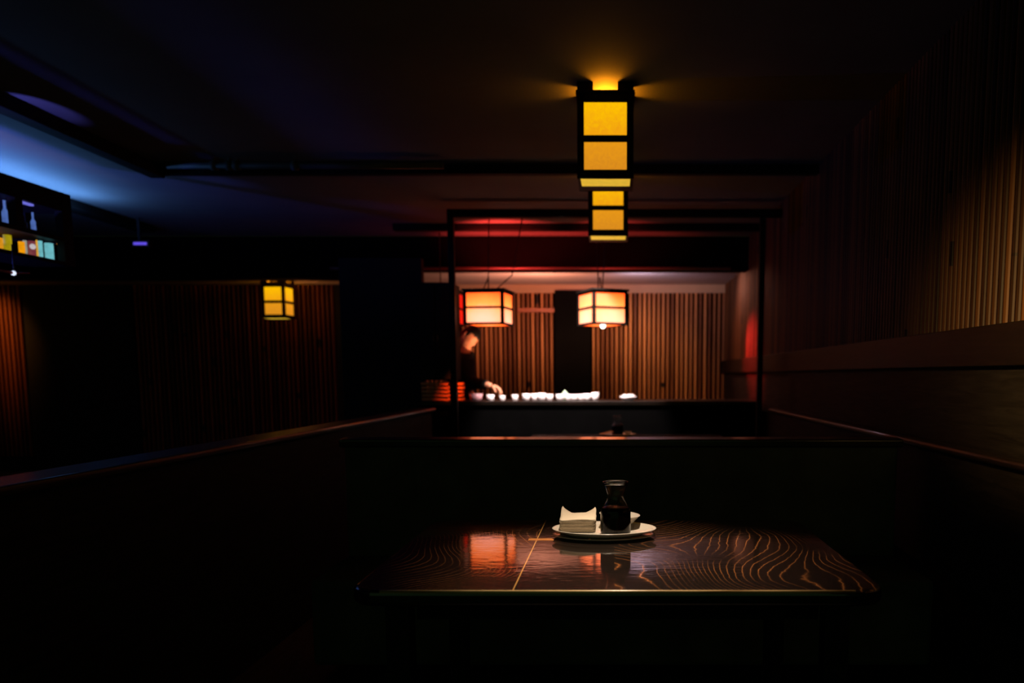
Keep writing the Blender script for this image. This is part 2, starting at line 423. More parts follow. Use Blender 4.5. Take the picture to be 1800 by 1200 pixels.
# ---------------------------------------------------------------- plates, carafe, bowls, napkins
def plate_bm(rx, ry, h=.02):
    pr = [(0, .002), (.70, .002), (.74, 0.0), (.76, .003), (.985, h-.002), (1.0, h), (.985, h+.0015), (.93, h-.002), (.80, .0065), (0, .006)]
    return MB().lathe([(r, z) for r, z in pr], 72, sx=rx, sy=ry)
PC = on_z(1062, 926, TZ+.031)
RX, RY = .164, .110
pl1 = tag(plate_bm(RX-.004, RY-.008, .0105).build('oval_plate', CERAMIC, loc=(PC.x-.002, PC.y, TZ)), 'lower white oval plate of two, on the front table', 'plate')
PZ = TZ + .010
pl2 = tag(plate_bm(RX-.001, RY, .018).build('oval_plate', CERAMIC, loc=(PC.x, PC.y+.002, PZ)), 'upper white oval plate under the napkins and carafe', 'plate')
PT = PZ + .0065

def carafe_at(loc, label):
    r = empty('soy_carafe', label, 'carafe', loc)
    H = .160
    out = [(.042, 0), (.0455, .003), (.0465, .0075), (.0467, .010), (.0467, .014), (.0466, .030), (.0465, .055), (.0463, .066), (.0457, .072), (.044, .078), (.038, .088), (.031, .101), (.0270, .111), (.0262, .119), (.028, .127), (.033, .141), (.0375, .152), (.0385, H)]
    inn = [(.0370, H), (.0360, .152), (.0315, .141), (.0266, .127), (.0247, .119), (.0255, .111), (.0295, .101), (.0365, .088), (.0425, .078), (.0448, .070), (.0450, .060), (.0450, .016), (.0445, .011), (.042, .008), (.035, .007), (0, .007)]
    MB().lathe([(0, 0)] + out + inn, 64).build('glass_body', GLASS, r)
    MB().lathe([(0, .0015), (.039, .0015), (.0425, .0022), (.0450, .004), (.0459, .0075), (.0461, .010), (.0461, .014), (.0461, .030), (.0460, .055), (.0458, .066), (.0452, .072), (.0436, .078), (.0405, .0825), (0, .0825)], 64).build('soy_sauce', SOY, r)
    MB().tube([(.0378*math.cos(a*math.pi/24), .0378*math.sin(a*math.pi/24), H) for a in range(49)], .0014, 8, caps=False).build('rim', GLASS, r)
    return r
cpos = on_z(1082, 931, PT)
cr = carafe_at((cpos.x, PC.y-.031, PT), 'hourglass glass carafe of dark soy sauce beside the napkins')

def bowl(loc, r, h, label):
    pr = [(0, 0), (.38*r, 0), (.45*r, .003), (.80*r, h*.45), (.97*r, h*.95), (r, h), (.965*r, h), (.76*r, h*.5), (.5*r, .008), (0, .007)]
    return tag(MB().lathe(pr, 48).build('small_bowl', CERAMIC, loc=loc), label, 'bowl')
bp = on_z(1089, 924, PT)
bowl((bp.x-.001, PC.y+.078, PT+.004), .058, .026, 'lower small white bowl behind the carafe')
ub = bowl((bp.x-.001, PC.y+.078, PT+.0160), .066, .026, 'upper small white bowl nested behind the carafe'); ub.rotation_euler = (0, math.radians(3.5), 0)

# napkins
NP = on_z(1015, 936, PT)
def napkin(z, top=False, jit=0):
    w = .056; d = .058; n = 15
    vs = []; fs = []
    def zz(u, v):
        e = -.0012*(abs(u)**3) * (1 if v > -.2 else .4)
        c = 0
        if top:
            # back corners curl up, front edge soft
            cu = max(0, abs(u)-.36)/.64; cv = max(0, v+.1)/1.1
            c = (.026 if u < 0 else .021) * (cu**1.25)*(cv**1.3)
            c += .002*math.sin(u*2.2+1) - .0035*max(0, -v-.55)
        return e*0 + c
    for lay in (0, 1):
        for i in range(n):
            for j in range(n):
                u = -1+2*i/(n-1); v = -1+2*j/(n-1)
                rr = .985 if (abs(u) > .99 and abs(v) > .99) else 1
                U, V = u, v; q = .24
                if abs(u) > 1-q and abs(v) > 1-q:
                    du, dv = abs(u)-(1-q), abs(v)-(1-q); hh = math.hypot(du, dv)
                    f_ = max(du, dv)/hh if hh > 1e-6 else 1
                    U = math.copysign(1-q+du*f_, u); V = math.copysign(1-q+dv*f_, v)
                vs.append((U*w, V*d, zz(u, v) + lay*.0030))
    N = n*n
    for i in range(n-1):
        for j in range(n-1):
            a = i*n+j
            fs.append((a, a+1, a+n+1, a+n)); fs.append((N+a, N+a+n, N+a+n+1, N+a+1))
    for k in range(n-1):
        for (a, b) in (((k)*n, (k+1)*n), ((k+1)*n+n-1, k*n+n-1), (k+1, k), ((n-1)*n+k, (n-1)*n+k+1)):
            fs.append((a, b, b+N, a+N))
    m = MB(); m.add(vs, fs, False)
    return m
nm = napkin(0).build('paper_napkin', PAPER, bevel=.0008)
tag(nm, 'flat folded cream napkin in the stack on the upper plate', 'napkin', 'napkins stacked on the plate')
base = Vector((NP.x, NP.y+.062, PT+.001)); NN = 11
nm.location = base; nm.rotation_euler = (0, 0, 0)
for i in range(1, NN):
    c = nm.copy(); col.objects.link(c)
    c.location = base + Vector((random.uniform(-.0012, .0012), random.uniform(-.0012, .0012), i*.0033)); c.rotation_euler = (0, 0, random.uniform(-.02, .02))
tn = napkin(0, True).build('paper_napkin', PAPER, loc=base + Vector((0, 0, NN*.0033+.0005)), smooth=True)
tag(tn, 'topmost cream paper napkin with curled back corners', 'napkin', 'napkins stacked on the plate')
INK = plain('grey_ink', (.30, .26, .20, 1), .9)
mk = MB()
for j, (a, b) in enumerate(((.008, .022), (.007, .025))):
    mk.box((a, -.014+j*.007, .0031), (b, -.0125+j*.007, .00335))
mk.build('printed_mark', INK, tn)

# second table set
P2 = on_y(1086, 766, 6.62)
s2 = tag(plate_bm(.155, .12, .018).build('oval_plate', CERAMIC, loc=(P2.x, 6.62, TZ)), 'dim white plate under the far carafe on the second table', 'plate')
carafe_at((P2.x-.002, 6.62, TZ+.0068), 'small dark carafe with red glints on the second table')
n2 = napkin(0).build('paper_napkin', plain('dim_napkin', lin((190, 150, 110)), .85), loc=(P2.x-.095, 6.62, TZ+.026)); n2.rotation_euler = (0, -.22, .2)
tag(n2, 'tilted napkin left of the far carafe on the second table', 'napkin')
bowl((P2.x+.085, 6.63, TZ+.0068), .032, .03, 'tiny bowl right of the far carafe on the second table')

# ---------------------------------------------------------------- ceiling lanterns
def lantern(name, w, h, panes_up, panes_dn, bottom_m, gap, label, group, bar=.034, split=.585, top_t=.055):
    """square wooden paper lantern; origin at its top centre; h downward"""
    r = empty(name, label, 'lantern', (0, 0, 0), 0, group)
    k = w/2; m = MB()
    p = bar
    for sx in (-1, 1):
        for sy in (-1, 1):
            m.box((min(sx*k, sx*(k-p)), min(sy*k, sy*(k-p)), -h), (max(sx*k, sx*(k-p)), max(sy*k, sy*(k-p)), 0))
    def ring(z0, z1, kk=k, t=p*.8):
        m.box((-kk, -kk, z0), (kk, -kk+t, z1)); m.box((-kk, kk-t, z0), (kk, kk, z1))
        m.box((-kk, -kk+t, z0), (-kk+t, kk-t, z1)); m.box((kk-t, -kk+t, z0), (kk, kk-t, z1))
    ring(-gap-top_t, -gap)
    if gap > 0:
        ring(-gap-.012, -gap+.001, k+.006, .012)
        for sx in (-1, 1):
            for sy in (-1, 1):
                xa_, xb_ = sorted((sx*.062, sx*(k-.001))); ya_, yb2 = sorted((sy*(k-.060), sy*(k-.001)))
                m.box((xa_, ya_, -gap), (xb_, yb2, 0)); m.box((ya_, xa_, -gap), (yb2, xb_, 0))
    zm = -h*split
    ring(zm-.016, zm+.016)
    ring(-h, -h+.042)
    m.box((-k+.001, k-.115, -h-.001), (k-.001, k-.001, -h+.004))
    m.build('frame', FRAME, r, bevel=.002)
    e = k - p*.35
    for i, (ax, s) in enumerate(((1, -1), (1, 1), (0, -1), (0, 1))):
        for (z0, z1, pm) in ((zm+.016, -gap-top_t, panes_up), (-h+.042, zm-.016, panes_dn)):
            q = MB()
            if ax == 1: q.box((-k+p, s*e-.001, z0), (k-p, s*e+.001, z1))
            else: q.box((s*e-.001, -k+p, z0), (s*e+.001, k-p, z1))
            q.build('paper_pane', pm, r)
    MB().box((-k+.016, -k+.012, -h-.0015), (k-.016, k-.115, -h+.002)).build('bottom_pane', bottom_m, r)
    return r
D1_ = on_z(1064, 143, ZC).y
H1 = ZC - on_y(1064, 313, D1_).z; W1 = on_y(1113, 250, D1_).x - on_y(1014, 250, D1_).x
print('LANT', D1_, H1, W1)
yt, yb = lin((255, 196, 6)), lin((232, 150, 22))
YU = yellow_pane('amber_paper_upper', lin((255, 194, 0)), lin((240, 160, 16)), -.26, -.06, .15)
YD = yellow_pane('amber_paper_lower', lin((232, 152, 22)), lin((212, 134, 30)), -.46, -.26, .15)
YBm = emit('amber_bottom_paper', lin((225, 180, 50)), 1.0)
C1 = on_z(1064, 143, ZC)
def place(o, x, y, z, rz=0): o.location = (x, y, z); o.rotation_euler = (0, 0, rz)
L1 = lantern('ceiling_lantern', W1, H1, YU, YD, YBm, .042, 'large amber paper lantern on the ceiling, nearest of the two overlapping', 'amber ceiling lanterns')
place(L1, C1.x, C1.y+W1/2, ZC)
L2 = copy_tree(L1); L2['label'] = 'second amber ceiling lantern, directly below the nearest one in view'
C2 = on_z(1069, 414, ZC-H1)
place(L2, C2.x, C2.y+W1/2, ZC)
L5 = copy_tree(L1); L5['label'] = 'small distant amber lantern glowing on the left side of the room'
C5 = on_y(488, 494, 9.9); place(L5, C5.x, 9.9, ZF, math.radians(-4))
L6 = copy_tree(L1); L6['label'] = 'amber lantern beyond the left edge lighting the batten wall'
place(L6, -8.3, 9.9, ZF)

def light(name, kind, loc, power, color, rot=None, **kw):
    d = bpy.data.lights.new(name, kind); d.energy = power; d.color = color
    for k, v in kw.items(): setattr(d, k, v)
    o = bpy.data.objects.new(name, d); col.objects.link(o); o.location = loc
    if rot is not None:
        if isinstance(rot, Vector): o.rotation_euler = (rot - Vector(loc)).to_track_quat('-Z', 'Y').to_euler()
        else: o.rotation_euler = rot
    return o
AMB = (1, .30, .008)
for (o, zc, P) in ((L1, ZC, 12), (L2, ZC, 12), (L5, ZF, 20), (L6, ZF, 6)):
    light('lantern_bulb', 'POINT', (o.location.x, o.location.y, zc-.065), P, AMB, shadow_soft_size=.045)
light('lantern_glow', 'SPOT', (-7.85, 9.55, ZF-.03), 70, (1, .34, .06), (Vector((-8.0, YF, 1.75))-Vector((-7.85, 9.55, ZF-.03))).to_track_quat('-Z', 'Y').to_euler(), spot_size=math.radians(70), spot_blend=1, shadow_soft_size=.06)
light('lantern_glow', 'POINT', (L5.location.x+.26, 9.95, ZF-.2), 1.2, (1, .30, .08), shadow_soft_size=.08)
# ---------------------------------------------------------------- red hanging lanterns above the far bar
YL = 7.35
def red_lantern(wx, wy, h, label, mat_f, mat_b, cords):
    r = empty('hanging_lantern', label, 'lantern', (0,0,0), 0, 'red-orange lanterns over the bar')
    m = MB(); a, b = wx/2, wy/2; p = .028
    for sx in (-1, 1):
        for sy in (-1, 1):
            m.box((min(sx*a, sx*(a-p)), min(sy*b, sy*(b-p)), -h), (max(sx*a, sx*(a-p)), max(sy*b, sy*(b-p)), 0))
    for (z0, z1) in ((-.025, 0), (-h*.5-.010, -h*.5+.010), (-h, -h+.02)):
        m.box((-a, -b, z0), (a, -b+p*.8, z1)); m.box((-a, b-p*.8, z0), (a, b, z1))
        m.box((-a, -b, z0), (-a+p*.8, b, z1)); m.box((a-p*.8, -b, z0), (a, b, z1))
    m.box((-a-.012, -b-.012, -.005), (a+.012, -b+.0, .012)); m.box((-a-.012, b, -.005), (a+.012, b+.012, .012))
    m.box((-a-.012, -b, -.005), (-a, b, .012)); m.box((a, -b, -.005), (a+.012, b, .012))
    m.build('frame', FRAME, r, bevel=.002)
    for (z0, z1) in ((-h*.5+.010, -.025), (-h+.02, -h*.5-.010)):
        for s in (-1, 1):
            MB().box((-a+p, s*(b-.008)-.001, z0), (a-p, s*(b-.008)+.001, z1)).build('paper_pane', mat_f, r)
            MB().box((s*(a-.008)-.001, -b+p, z0), (s*(a-.008)+.001, b-p, z1)).build('paper_pane', mat_f, r)
    MB().box((-a+p, -b+p, -h+.004), (a-p, b-p, -h+.006)).build('bottom_pane', mat_b, r)
    for pts in cords: MB().tube(pts, .006, 6).build('hanging_cord', BLACKM, r)
    return r
REDP = red_pane('red_lantern_paper', -.27, (.17, .46), c_mid=(255, 182, 84), c_out=(255, 84, 14))
REDB = red_pane('red_lantern_bottom', -.34, (.02, .26), c_in=(255, 200, 120), c_mid=(255, 150, 50), c_out=(235, 30, 8))
t3 = on_y(850, 509, YL); b3 = on_y(850, 570, YL); H3 = t3.z-b3.z
ZTOP = ZC - t3.z
W3 = (on_y(883, 540, YL).x - on_y(812, 540, YL).x) + .01
L3 = red_lantern(W3, W3*.92, H3, 'glowing red-orange box lantern above the person at the bar', REDP, REDB,
   [[(-.06, 0, 0), (-.03, .1, .14), (-.02, .12, ZTOP)], [(0, .0, 0), (-.03, .1, .14)], [(.05, 0, 0), (.20, .1, .16), (.30, .12, ZTOP)]])
place(L3, on_y(854, 540, YL).x, YL+W3*.46, t3.z, math.radians(-8))
W4 = .345
L4 = red_lantern(W4, W4*1.12, H3*1.0, 'glowing orange box lantern turned sideways, right of the dark door', REDP, REDB,
   [[(-.04, 0, 0), (-.02, .05, .14), (-.05, .05, ZTOP)], [(.0, 0, 0), (.07, .05, ZTOP)], [(-.01, 0, 0), (.0, .05, .14)]])
place(L4, on_y(1058, 540, YL).x, YL+.20, t3.z, math.radians(24))
BULB = emit('bulb_glow', (1, .86, .74, 1), 6)
bl = MB().lathe([(0, -.026), (.013, -.022), (.023, -.011), (.026, 0), (.022, .012), (.014, .022), (.012, .04), (0, .04)], 20).build('bulb', BULB, L4, loc=(-.045, -.12, -H3-.008))
REDP2 = red_pane('deep_red_paper', -.2, (.0, .25), k=.5, c_in=(255, 90, 40), c_mid=(255, 60, 20), c_out=(210, 20, 8))
YL7 = 8.2
L7 = red_lantern(.40, .38, H3*8.2/7.35*1.0, 'red lantern mostly hidden behind the dark cabinet and post', REDP2, REDP2, [[(0, 0, 0), (0, 0, ZC-on_y(800, 510, YL7).z)]])
xr7 = on_y(803, 540, YL7).x
place(L7, xr7-.20, YL7+.19, on_y(800, 509, YL7).z)

# ---------------------------------------------------------------- dark cabinet hanging left of post
YK = 7.5
cz0, cz1 = on_y(760, 668, YK).z, on_y(760, 496, YK).z
ca, cb = on_y(736, 600, YK).x, on_y(797, 600, YK).x
cab = empty('wall_cabinet', 'dark tall cabinet between partition and post, behind the rail', 'cabinet', (ca, YK, cz0))
MB().box((0, 0, 0), (cb-ca, .35, cz1-cz0)).build('body', DARKZ, cab, bevel=.004)
hw = (cb-ca)/2
for i in range(2):
    dd = MB().box((i*hw+.004, -.018, .01), ((i+1)*hw-.004, 0, cz1-cz0-.01)).build('door', DARKZ, cab, bevel=.003)
    MB().tube([(hw+(.02 if i else -.02), -.03, .3), (hw+(.02 if i else -.02), -.03, .42)], .005, 8).build('handle', BLACKM, dd)

# ---------------------------------------------------------------- far bar counter
YCN = 7.45
zct = on_y(1000, 705, YCN).z
cx0, cx1 = on_y(742, 700, YCN).x, XW-.06
bar = empty('bar_counter', 'dark bar counter across the back with glowing glassware on top', 'counter', ((cx0+cx1)/2, YCN, 0))
hx = (cx1-cx0)/2
MB().box((-hx, .02, 0), (hx, .62, zct-.04)).build('front_panel', plain('black_counter_front', g(.0015), .8, spec=.03), bar)
MB().box((-hx, 0, zct-.04), (hx, .66, zct)).build('countertop', wood('dark_counter_wood', (.004,.003,.002,1), (.010,.006,.004,1), 'X', .35, spec=.3), bar, bevel=.006, seg=3)

# red stack of trays at counter's left end
RED = wood('red_lacquer', lin((150, 70, 40)), lin((200, 110, 60)), 'X', .3, coat=.3)
zt0 = zct + .002
def tray(w, d, h=.028):
    m = MB(); t = .008
    m.box((-w, -d, 0), (w, d, t)); m.box((-w, -d, 0), (w, -d+t, h)); m.box((-w, d-t, 0), (w, d, h)); m.box((-w, -d, 0), (-w+t, d, h)); m.box((w-t, -d, 0), (w, d, h))
    return m
ztop_tr = on_y(780, 669, YCN+.12).z
nt = max(3, int((ztop_tr-zct)/.036))
st = tray(.125, .10).build('wooden_tray', RED, bevel=.002)
xt = on_y(768, 690, YCN+.12).x
tag(st, 'reddish wooden tray in the tall stack left of the post', 'tray', 'trays stacked left of the post')
st.location = (xt, YCN+.13, zt0)
for i in range(1, nt):
    c = st.copy(); col.objects.link(c); c.location = (xt+random.uniform(-.006, .006), YCN+.13, zt0+i*.036)
xt2 = on_y(806, 690, YCN+.12).x
st2 = tray(.045, .06).build('wooden_box', RED, bevel=.002); st2.location = (xt2+.002, YCN+.13, zt0)
tag(st2, 'small orange-lit wooden box stacked just right of the post', 'box', 'small boxes stacked right of the post')
for i in range(1, nt):
    c = st2.copy(); col.objects.link(c); c.location = (xt2+.002+random.uniform(-.008, .008), YCN+.13, zt0+i*.036)

# glassware row
def cup_bm(r, h):
    return MB().lathe([(0, 0), (.7*r, 0), (.8*r, .003), (r, h), (.9*r, h), (.68*r, .008), (0, .008)], 24)
CUPM = plain('bright_porcelain', lin((245, 236, 235)), .2, var=.03, coat=.5)
items = [(838, 20, 12), (862, 12, 10), (884, 9, 9), (905, 10, 10), (926, 12, 12), (940, 12, 12), (953, 13, 13), (966, 11, 11),
         (985, 13, 11), (999, 11, 11), (1010, 12, 11), (1021, 12, 11), (1033, 12, 12), (1046, 12, 14)]
PNK = plain('pink_porcelain', lin((225, 170, 175)), .3, var=.05)
where = ['beside the hand', 'under the hand', 'just right of the hand', 'left of the tight cluster', 'first of the tight cluster', 'second of the tight cluster', 'third of the tight cluster', 'last before the door gap',
         'under the green cup', 'right of the green cup', 'left end of the right cluster', 'middle of the right cluster', 'right cluster, one from its end', 'rightmost of the cup row']
for i, (px, w, h) in enumerate(items):
    s = FP/(YCN+.2)
    r = w/s/2*1.2; hh = h/s
    x = on_y(px, 697, YCN+.2).x
    o = cup_bm(r, hh).build('sake_cup', PNK if i == 0 else CUPM, loc=(x, YCN+.16+(.05 if i % 2 else 0), zct+.001))
    tag(o, ('pink wide cup ' if i == 0 else 'brightly lit white cup ') + where[i] + ' on the bar', 'cup', 'cups lined up on the bar')
gm = plain('pale_green_glaze', lin((190, 235, 190)), .3, var=.05)
gx = on_y(993, 690, YCN+.33)
gc = empty('lidded_jar', 'small pale green jar standing behind the cup row', 'jar', (gx.x, YCN+.33, zct+.001))
MB().lathe([(0, 0), (.022, 0), (.034, .02), (.038, .045), (.030, .068), (.024, .072), (0, .072)], 24).build('body', gm, gc)
MB().lathe([(.0, .072), (.026, .072), (.022, .082), (.008, .088), (.007, .096), (0, .098)], 24).build('lid', gm, gc)
xp = on_y(1104, 697, YCN+.2).x
dp = MB().lathe([(0, 0), (.045, 0), (.05, .003), (.088, .040), (.083, .041), (.05, .010), (0, .009)], 32).build('serving_dish', CUPM, loc=(xp, YCN+.18, zct+.02))
dp.location.z = zct+.001
tag(dp, 'low white dish at the right end of the bar', 'dish')
fd = MB()
for k in range(5):
    a = k*1.3; fd.lathe([(0, 0), (.022, .008), (.027, .022), (.020, .036), (0, .042)], 10, c=(.026*math.cos(a)*1.5, .026*math.sin(a), .018))
fdo = fd.build('white_sweets', CUPM, loc=(xp, YCN+.18, zct+.003)); tag(fdo, 'heap of pale morsels on the low white dish', 'food'); fdo['kind'] = 'stuff'

# ---------------------------------------------------------------- person
def skin_body(name, verts, edges, radii, mat, parent=None, sub=2, root=0):
    me = bpy.data.meshes.new(name); me.from_pydata(verts, edges, []); me.materials.append(mat)
    o = bpy.data.objects.new(name, me); col.objects.link(o)
    if parent: o.parent = parent
    m = o.modifiers.new('Skin', 'SKIN'); m.use_smooth_shade = True
    if not me.skin_vertices: 
        pass
    for i, r in enumerate(radii):
        rr = r if isinstance(r, tuple) else (r, r)
        me.skin_vertices[0].data[i].radius = rr; me.skin_vertices[0].data[i].use_root = (i == root)
    s = o.modifiers.new('Sub', 'SUBSURF'); s.levels = sub; s.render_levels = sub
    return o
YM = YCN + .85
def W(px, py, D=None): return on_y(px, py, D or YM)
hc = W(826, 591)                                       # head centre
per = empty('person', 'person in dark clothes bending over the bar, reaching to the cups', 'person', (hc.x-.12, YM, 0))
O = Vector(per.location)
def L(p): return tuple(Vector(p)-O)
hand = on_y(877, 684, YCN+.30); hand.z += .0
neck = Vector((hc.x-.05, YM+.02, hc.z-.17)); chest = neck + Vector((-.06, .03, -.20)); waist = chest + Vector((-.05, .06, -.24)); pelv = waist + Vector((-.02, .03, -.16))
shR = neck + Vector((.02, -.17, -.06)); shL = neck + Vector((-.04, .19, -.06))
elR = Vector((hc.x+.05, YM-.32, zct+.17)); wrR = hand + Vector((-.075, .03, .035))
elL = shL + Vector((.02, .05, -.30)); wrL = Vector((hc.x+.06, YM+.0, zct+.04)); wrL.y = YCN+.60
hipR = pelv + Vector((.02, -.09, -.05)); hipL = pelv + Vector((.02, .09, -.05))
knR = Vector((hipR.x+.06, hipR.y+.0, .50)); knL = Vector((hipL.x+.02, hipL.y, .50))
anR = Vector((hipR.x+.0, hipR.y+.0, .09)); anL = Vector((hipL.x-.04, hipL.y+.0, .09))
toR = anR + Vector((.16, 0, -.05)); toL = anL + Vector((.16, 0, -.05))
pts = [pelv, waist, chest, neck, hc+Vector((-.03, 0, -.06)), shR, elR, wrR, shL, elL, wrL, hipR, knR, anR, toR, hipL, knL, anL, toL]
ed = [(0,1),(1,2),(2,3),(3,4),(2,5),(5,6),(6,7),(2,8),(8,9),(9,10),(0,11),(11,12),(12,13),(13,14),(0,15),(15,16),(16,17),(17,18)]
rad = [.13, .12, .135, .06, .055, .075, .05, .032, .075, .05, .032, .09, .06, .045, .035, .09, .06, .045, .035]
skin_body('body', [L(p) for p in pts], ed, rad, SKIN, per)
# dark clothes a little larger than the body: top and trousers
idx = [0,1,2,5,6,7,8,9,10]; mp = {v: i for i, v in enumerate(idx)}
cp = [pts[i].copy() for i in idx]; cp[mp[7]] = elR.lerp(wrR, .86); cp[mp[10]] = elL.lerp(wrL, .86)
cpn = cp + [neck + Vector((0,0,-.045))]
ce = [(mp[a], mp[b]) for a, b in ed if a in mp and b in mp] + [(mp[2], len(cp))]
skin_body('dark_shirt', [L(p) for p in cpn], ce, [.16, .15, .165, .10, .07, .05, .10, .07, .05, .075], CLOTHD, per)
tp = [pelv+Vector((0,0,.02)), hipR, knR, anR+Vector((0,0,.02)), hipL, knL, anL+Vector((0,0,.02))]
skin_body('trousers', [L(p) for p in tp], [(0,1),(1,2),(2,3),(0,4),(4,5),(5,6)], [.155, .115, .08, .065, .115, .08, .065], CLOTHD, per)
# head: face towards +X, tilted down
def head_mesh(scale=1.0, hair=False):
    m = bmesh.new(); bmesh.ops.create_icosphere(m, subdivisions=4, radius=1)
    for v in m.verts:
        d = v.co.normalized(); x, y, z = d
        rx, ry, rz = .098, .076, .118
        p = Vector((x*rx, y*ry, z*rz))
        if x > 0 and z < 0: p.x += .012*x; p.y *= 1-.28*(-z)          # jaw narrows
        if z < -.5 and x > .1: p.z -= .006; p.x += .008*x                # chin
        if not hair:
            nose = math.exp(-((y/.13)**2 + ((z+.14)/.16)**2)) * (x > 0); p.x += .026*nose
            for s in (-1, 1):
                eye = math.exp(-(((y-s*.36)/.14)**2 + ((z-.04)/.11)**2)) * (x > 0); p.x -= .010*eye
            lip = math.exp(-((y/.26)**2 + ((z+.46)/.07)**2)) * (x > 0); p.x += .007*lip
            brow = math.exp(-((y/.5)**2 + ((z-.2)/.08)**2)) * (x > 0); p.x += .004*brow
        v.co = p*scale
    return m
def bm_obj(m, name, mat, parent, smooth=True):
    me = bpy.data.meshes.new(name); 
    for f in m.faces: f.smooth = smooth
    m.to_mesh(me); m.free(); me.materials.append(mat)
    o = bpy.data.objects.new(name, me); col.objects.link(o); o.parent = parent; return o
RH = Matrix.Rotation(math.radians(50), 4, 'Y') @ Matrix.Rotation(math.radians(-30), 4, 'Z')
hd = bm_obj(head_mesh(), 'head', SKIN, per); hd.matrix_local = Matrix.Translation(L(hc)) @ RH
hm = head_mesh(1.07, True)
dele = [v for v in hm.verts if v.co.x > .045 and v.co.z < .035 or (v.co.x > -.02 and v.co.z < -.02)]
bmesh.ops.delete(hm, geom=dele, context='VERTS')
hr = bm_obj(hm, 'hair', HAIR, hd)
sm = hr.modifiers.new('S', 'SOLIDIFY'); sm.thickness = .012
for s in (-1, 1):
    MB().lathe([(0, -.006), (.012, -.005), (.017, 0), (.012, .005), (0, .006)], 14, sx=.8, sy=1.5).build('ear', SKIN, hd, loc=(-.005, s*.078, -.005)).rotation_euler = (math.pi/2, 0, 0)
    MB().lathe([(0, -.010), (.007, -.007), (.010, 0), (.007, .007), (0, .010)], 14).build('eye', plain('eye_dark', g(.03), .2), hd, loc=(.082, s*.028, .004))
# hand: palm + 5 fingers, slightly curled, resting over the cups
hv = []; he = []; hr_ = []
def hadd(p, r, par=None):
    hv.append(tuple(Vector(p))); hr_.append(r)
    if par is not None: he.append((par, len(hv)-1))
    return len(hv)-1
w0 = hadd((0,0,0), (.026,.018)); p_ = hadd((.045, 0, .008), (.036,.016), w0); k_ = hadd((.078, 0, .006), (.036,.013), p_)
hand_o = skin_body('hand', hv, he, hr_, SKIN, per)
Mh = Matrix.Translation(L(wrR)) @ Matrix.Rotation(math.radians(22), 4, 'Y') @ Matrix.Rotation(math.radians(-12), 4, 'Z')
hand_o.matrix_local = Mh
for k, (yy, ln) in enumerate(((-.030, .068), (-.010, .078), (.010, .073), (.029, .058))):
    a, b, c = ln*.45, ln*.32, ln*.25
    v = [(.062, yy*.9, .006), (.080, yy, .004), (.080+a*.85, yy*1.1, -.010-.003*k), (.080+a*.85+b*.5, yy*1.1, -.010-b*.85), (.080+a*.85+b*.5-.002, yy*1.05, -.012-b*.85-c)]
    f = skin_body('finger', v, [(0,1),(1,2),(2,3),(3,4)], [.009, .010, .009, .0085, .007], SKIN, hand_o)
skin_body('thumb', [(.020, -.020, .0), (.045, -.044, -.010), (.068, -.050, -.026), (.084, -.044, -.044)], [(0,1),(1,2),(2,3)], [.012, .012, .010, .008], SKIN, hand_o)

# ---------------------------------------------------------------- bar shelf upper left
SX = -3.6
sh = empty('bar_shelf', 'dark hanging bar shelf with bottles and glasses, left edge', 'shelf', (SX, 4.0, EYE+.72))
ya, yb_ = 3.4-4.0, on_y(123, 400, 4).y
# right end at pixel 123
d_ = ray(123, 343); tt = SX/d_.x; YE = d_.y*tt
z_top = EYE + (on_y(0,0,1).z*0) + 1.2
z_top = (EYE + d_.z*tt)
L0, L1_ = 3.2-4.0, YE-4.0
zb0 = 0; zt_ = z_top - (EYE+.72)
SHM = wood('shelf_wood', (.004, .003, .003, 1), (.009, .007, .006, 1), 'Y', .6, spec=.1)
MB().box((-.32, L0, 0), (0, L1_, .022)).build('bottom_board', SHM, sh, bevel=.002)
MB().box((-.32, L0, .150), (0, L1_, .180)).build('middle_board', SHM, sh, bevel=.002)
MB().box((-.32, L0, zt_-.12), (0, L1_, zt_)).build('header', SHM, sh, bevel=.002)
MB().box((-.05, L1_-.09, .0), (.002, L1_+.002, zt_)).build('end_post', SHM, sh, bevel=.002)
MB().box((-.32, L1_-.05, .0), (-.27, L1_, zt_)).build('end_post', SHM, sh, bevel=.002)
MB().box((-.05, on_y(18,0,4).y*0 + (SX/ray(35,380).x*ray(35,380).y)-4.0-.03, .18), (.001, (SX/ray(35,380).x*ray(35,380).y)-4.0+.03, zt_-.12)).build('divider', SHM, sh)
def shelf_y(px, x=-.10): r = ray(px, 400); return (SX+x)/r.x*r.y
zlow = EYE+.72+.0225; zmid = EYE+.72+.1805
MB().box((-.045, shelf_y(3)-4.0, zt_-.135), (-.02, shelf_y(40)-4.0, zt_-.124)).build('light_strip', emit('violet_strip', lin((120, 120, 240)), .8), sh)
AMBG = emit('amber_backlight', lin((240, 160, 20)), .85, .35)
